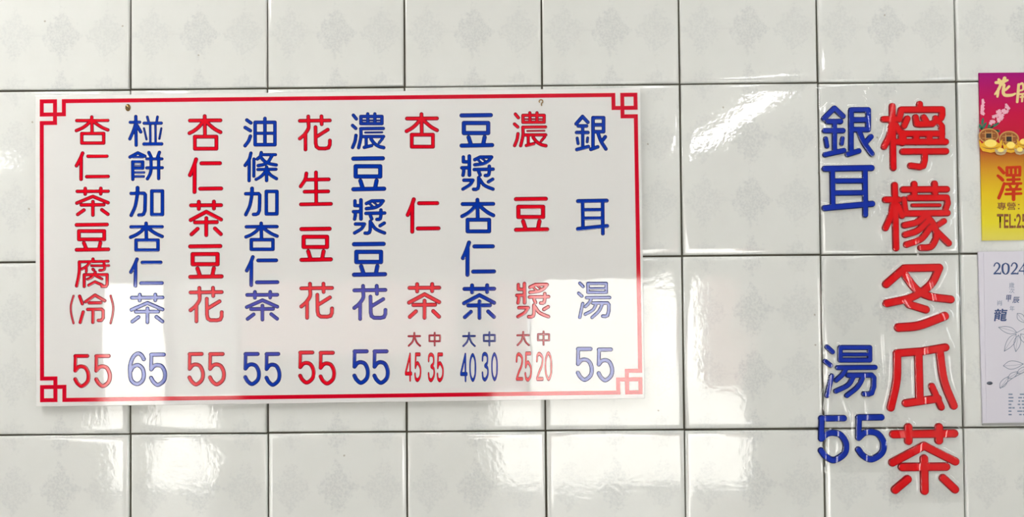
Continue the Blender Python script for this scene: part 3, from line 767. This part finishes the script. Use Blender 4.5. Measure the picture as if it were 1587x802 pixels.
# coins with square holes and ingots
M_COIN = noisy('coin_print', srgb(120, 62, 26), srgb(166, 100, 46), 500, 0.4); M_RIM = mat('coin_rim_print', srgb(196, 140, 70), 0.4)
def coin(x, y, rx, ry, k):
    X, Y_ = cz(x, y); rx /= 2.673; ry /= 2.673; Yk = YP - 0.0008 - k * 0.00012
    r0 = disc('coin', X, Y_, rx, ry, M_RIM, card, Yk)
    d1 = disc('coin_face', X, Y_, rx * .86, ry * .84, M_COIN, r0, Yk - 0.00003); d1.location = (0, -0.00003, 0)
    q = rx * .26 * MMPX; q2 = ry * .3 * MMPX
    V, Fc = [], []
    for (a, b) in ((1.45, 0), (1.0, 1)):
        n = len(V); V += [(-q * a, -0.00004 * b, -q2 * a), (q * a, -0.00004 * b, -q2 * a), (q * a, -0.00004 * b, q2 * a), (-q * a, -0.00004 * b, q2 * a)]; Fc.append((n, n + 1, n + 2, n + 3))
    h = link('coin_hole', V, Fc, [M_RIM, M_DARK], r0, (0, -0.00006, 0)); h.data.polygons[1].material_index = 1
    V, Fc = [], []
    for an in (45, 135, 225, 315):                       # raised marks between rim and hole
        a = math.radians(an); p0 = Vector((math.cos(a) * rx * .45 * MMPX, 0, math.sin(a) * ry * .45 * MMPX)); p1 = Vector((math.cos(a + .35) * rx * .72 * MMPX, 0, math.sin(a + .35) * ry * .72 * MMPX)); p2 = Vector((math.cos(a - .35) * rx * .72 * MMPX, 0, math.sin(a - .35) * ry * .72 * MMPX))
        ribbon(V, Fc, [p1, p0, p2], 0.0009, 0)
    link('coin_marks', V, Fc, M_RIM, r0, (0, -0.00008, 0))
coin(228, 322, 42, 31, 0); coin(312, 336, 42, 34, 1)
M_ING = noisy('ingot_print', srgb(222, 160, 24), srgb(244, 196, 50), 120, 0.3); M_INGS = mat('ingot_bright_print', srgb(252, 226, 110), 0.3); M_INGD = mat('ingot_dark_print', srgb(150, 92, 20), 0.4)
def ingot(x, y, w, h, k, m=M_ING):
    X, Y_ = cz(x, y); w = w / 2.673 * MMPX; h = h / 2.673 * MMPX; c = px(X, Y_, YP - 0.0014 - k * 0.00012)
    prof = [(-.5, .42), (-.36, .12), (-.2, .3), (0, .36), (.2, .3), (.36, .12), (.5, .42), (.46, -.1), (.34, -.38), (0, -.5), (-.34, -.38), (-.46, -.1)]
    o = link('ingot', [(a * w, 0, b * h) for a, b in prof], [tuple(range(12))], m, card, c - Vector(card.location))
    el = [(.26 * w * math.cos(t), -0.00003, .14 * h + .26 * h * math.sin(t)) for t in np.linspace(0, 2 * math.pi, 16, False)]
    link('ingot_crown', el, [tuple(range(16))], M_INGS, o)
    V = [(-.42 * w, -0.00004, -.06 * h), (-.2 * w, -0.00004, -.16 * h), (0, -0.00004, -.2 * h), (.2 * w, -0.00004, -.16 * h), (.42 * w, -0.00004, -.06 * h), (.2 * w, -0.00004, -.22 * h), (0, -0.00004, -.27 * h), (-.2 * w, -0.00004, -.22 * h)]
    link('ingot_fold', V, [tuple(range(8))], M_INGD, o)
ingot(236, 362, 98, 62, 0); ingot(320, 368, 66, 52, 1); ingot(372, 352, 54, 44, 2)
M_SIL = noisy('silver_print', srgb(150, 120, 70), srgb(214, 196, 160), 300, 0.4)
ingot(278, 386, 50, 34, 3, M_SIL); ingot(357, 384, 46, 36, 4, M_SIL)
def tb(x0, y0, x1, y1): a = cz(x0, y0); b = cz(x1, y1); return (*a, *b)
brush('character', B([[(270, 454, 4), (278, 462, 5), (290, 476, 5)], [(266, 488, 4), (276, 496, 5), (286, 506, 5)], [(292, 520, 4), (284, 546, 5), (270, 580, 5)],
    [(304, 454, 4.5), (304, 486, 4.5)], [(304, 454, 4), (358, 452, 4)], [(357, 452, 4.5), (357, 486, 4.5)], [(304, 486, 4), (357, 486, 4)], [(321, 454, 4), (321, 486, 4)], [(339, 454, 4), (339, 486, 4)],
    [(306, 505, 4), (356, 503, 4)], [(331, 490, 5), (331, 520, 5)], [(297, 522, 4), (362, 520, 4)], [(315, 528, 4), (322, 542, 4)], [(347, 528, 4), (340, 542, 4)],
    [(302, 546, 4), (360, 544, 4)], [(298, 564, 4), (362, 562, 4)], [(331, 546, 5.5), (331, 586, 5.5)]]), M_ORED, card, YP, 0.52)
text('lettering', '專營：', tb(263, 598, 356, 630), M_BRN, card, YP, 0.008)
text('lettering', 'TEL:25', tb(262, 646, 384, 706), M_BRN, card, YP, 0.02)

# --- calendar sheet
c1 = px(1600, 524)
cal = empty('wall_calendar', (c1.x, 0, c1.z))
tag(cal, 'pale lavender wall calendar sheet with fine leaf drawing, below the crimson card', 'calendar')
def paper_material():
    m = mat('calendar_paper', rough=0.3, spec=0.5); t = NT(m)
    gp = t.n('ShaderNodeNewGeometry').outputs['Position']
    t.l(t.mix(t.noise(gp, 9, 3), srgb(206, 203, 216), srgb(216, 213, 222)), t.b.inputs['Base Color'])
    return m
M_PAPER = paper_material()
YK = -0.0034
sheet('sheet', [(1516, 390.5), (1700, 388), (1704, 655), (1523, 657.5)], M_PAPER, cal, YK, 0.0024)
sheet('top_leaf', [(1524.5, 393), (1700, 390.6), (1704, 652), (1529, 654.5)], M_PAPER, cal, YK - 0.0006, 0.0006)
M_SHADOW = mat('grey_shadow_strip', srgb(150, 150, 148), 0.4)
sheet('bottom_shadow_strip', [(1523.5, 656.6), (1704, 654), (1704, 658.5), (1523.5, 660.2)], M_SHADOW, cal, YK - 0.0006, 0.0026)  # grey strip standing in for the shadow line below the calendar
YT = YK - 0.0006 - 0.0002
M_NAVY = mat('navy_print', srgb(46, 72, 124), 0.5); M_PALE = mat('pale_blue_print', srgb(126, 140, 166), 0.5); M_LINEP = mat('grey_line_print', srgb(118, 130, 152), 0.5)
def cq(x, y): return (1447 + x / 2.673, 370 + y / 2.673)
def tc(x0, y0, x1, y1): return (*cq(x0, y0), *cq(x1, y1))
# year numerals with thick and thin strokes
def year(key_strokes): brush('year_digit', [[(*cq(x, y), r / 2.673) for x, y, r in s] for s in key_strokes], M_NAVY, cal, YT, 0.85)
two = lambda o: [[(o + 4, 114, 3), (o + 10, 103, 2.6), (o + 20, 102, 3), (o + 27, 112, 4.4), (o + 22, 126, 3.4), (o + 4, 146, 2.6)], [(o + 4, 146, 3.4), (o + 18, 145, 3.6), (o + 31, 146, 3.2)], [(o + 31, 146, 2), (o + 32, 138, 1.6)]]
zero = lambda o: [[(o + 17, 102, 2), (o + 28, 110, 4.2), (o + 30, 125, 4.8), (o + 27, 140, 4.2), (o + 17, 148, 2), (o + 7, 140, 4.2), (o + 4, 125, 4.8), (o + 6, 110, 4.2), (o + 17, 102, 2)]]
four = lambda o: [[(o + 24, 102, 2), (o + 14, 118, 2), (o + 2, 134, 2)], [(o + 2, 135, 3), (o + 34, 135, 3)], [(o + 24, 102, 4), (o + 24, 125, 4.4), (o + 24, 148, 4)]]
year(two(246)); year(zero(281)); year(two(318)); year(four(352))
text('lettering', '歲', tc(312, 182, 334, 205), M_PALE, cal, YT, 0.0)
text('lettering', '次', tc(313, 206, 335, 227), M_PALE, cal, YT, 0.0)
text('lettering', '甲', tc(300, 234, 322, 262), M_NAVY, cal, YT, 0.012, 0.15)
text('lettering', '辰', tc(326, 242, 356, 268), M_NAVY, cal, YT, 0.012, 0.15)
text('lettering', '肖', tc(263, 256, 284, 278), M_PALE, cal, YT, 0.0)
text('lettering', '年', tc(315, 279, 335, 301), M_PALE, cal, YT, 0.0)
text('lettering', '龍', tc(250, 291, 306, 343), M_NAVY, cal, YT, 0.02, 0.12)
# outline drawing of a leafy spray
def outline(name, pl, w=0.0008):
    q = [px(*cq(*p), YT) for p in catmull(pl, 6)]; c = q[0]
    V, Fc = [], []; ribbon(V, Fc, [a - c for a in q], w, 0)
    link(name, V, Fc, M_LINEP, cal, c - Vector(cal.location))
def leafline(x0, y0, x1, y1, w):
    dx, dy = x1 - x0, y1 - y0; L = math.hypot(dx, dy); nx_, ny_ = -dy / L * w, dx / L * w
    pts = lambda s: [(x0, y0), (x0 + dx * .3 + s * nx_ * .8, y0 + dy * .3 + s * ny_ * .8), (x0 + dx * .65 + s * nx_ * .7, y0 + dy * .65 + s * ny_ * .7), (x1, y1)]
    outline('leaf_drawing', pts(1)); outline('leaf_drawing', pts(-1)); outline('leaf_drawing', [(x0, y0), (x0 + dx * .5 + nx_ * .1, y0 + dy * .5 + ny_ * .1), (x1, y1)], 0.0004)
for a in [(345, 390, 268, 368, 16), (342, 395, 292, 468, 18), (352, 400, 340, 470, 16), (346, 310, 380, 350, 16), (360, 395, 396, 440, 16), (288, 528, 372, 520, 20), (274, 620, 310, 572, 14), (308, 580, 350, 552, 12), (345, 560, 392, 530, 12)]: leafline(*a)
outline('leaf_drawing', [(345, 390), (370, 376), (400, 360)]); outline('leaf_drawing', [(276, 622), (320, 584), (392, 544)])
# block of tiny print
V, Fc = [], []
r = random.Random(5); c = px(*cq(340, 690), YT)
for k in range(7):
    y = 646 + k * 14; x = 310
    while x < 400:
        L = r.uniform(8, 22)
        if not (326 < x < 340): ribbon(V, Fc, [px(*cq(x, y), YT) - c, px(*cq(x + L, y), YT) - c], 0.0021, 0)
        x += L + r.uniform(2, 6)
link('small_print', V, Fc, M_PALE, cal, c - Vector(cal.location))
X, Y_ = cq(232, 600)
d = disc('tack', X, Y_, 4.6, 2.6, mat('dark_tack', srgb(92, 98, 112), 0.3, 0.5, 0.5), cal, YT, 16, 0.0012, 3)
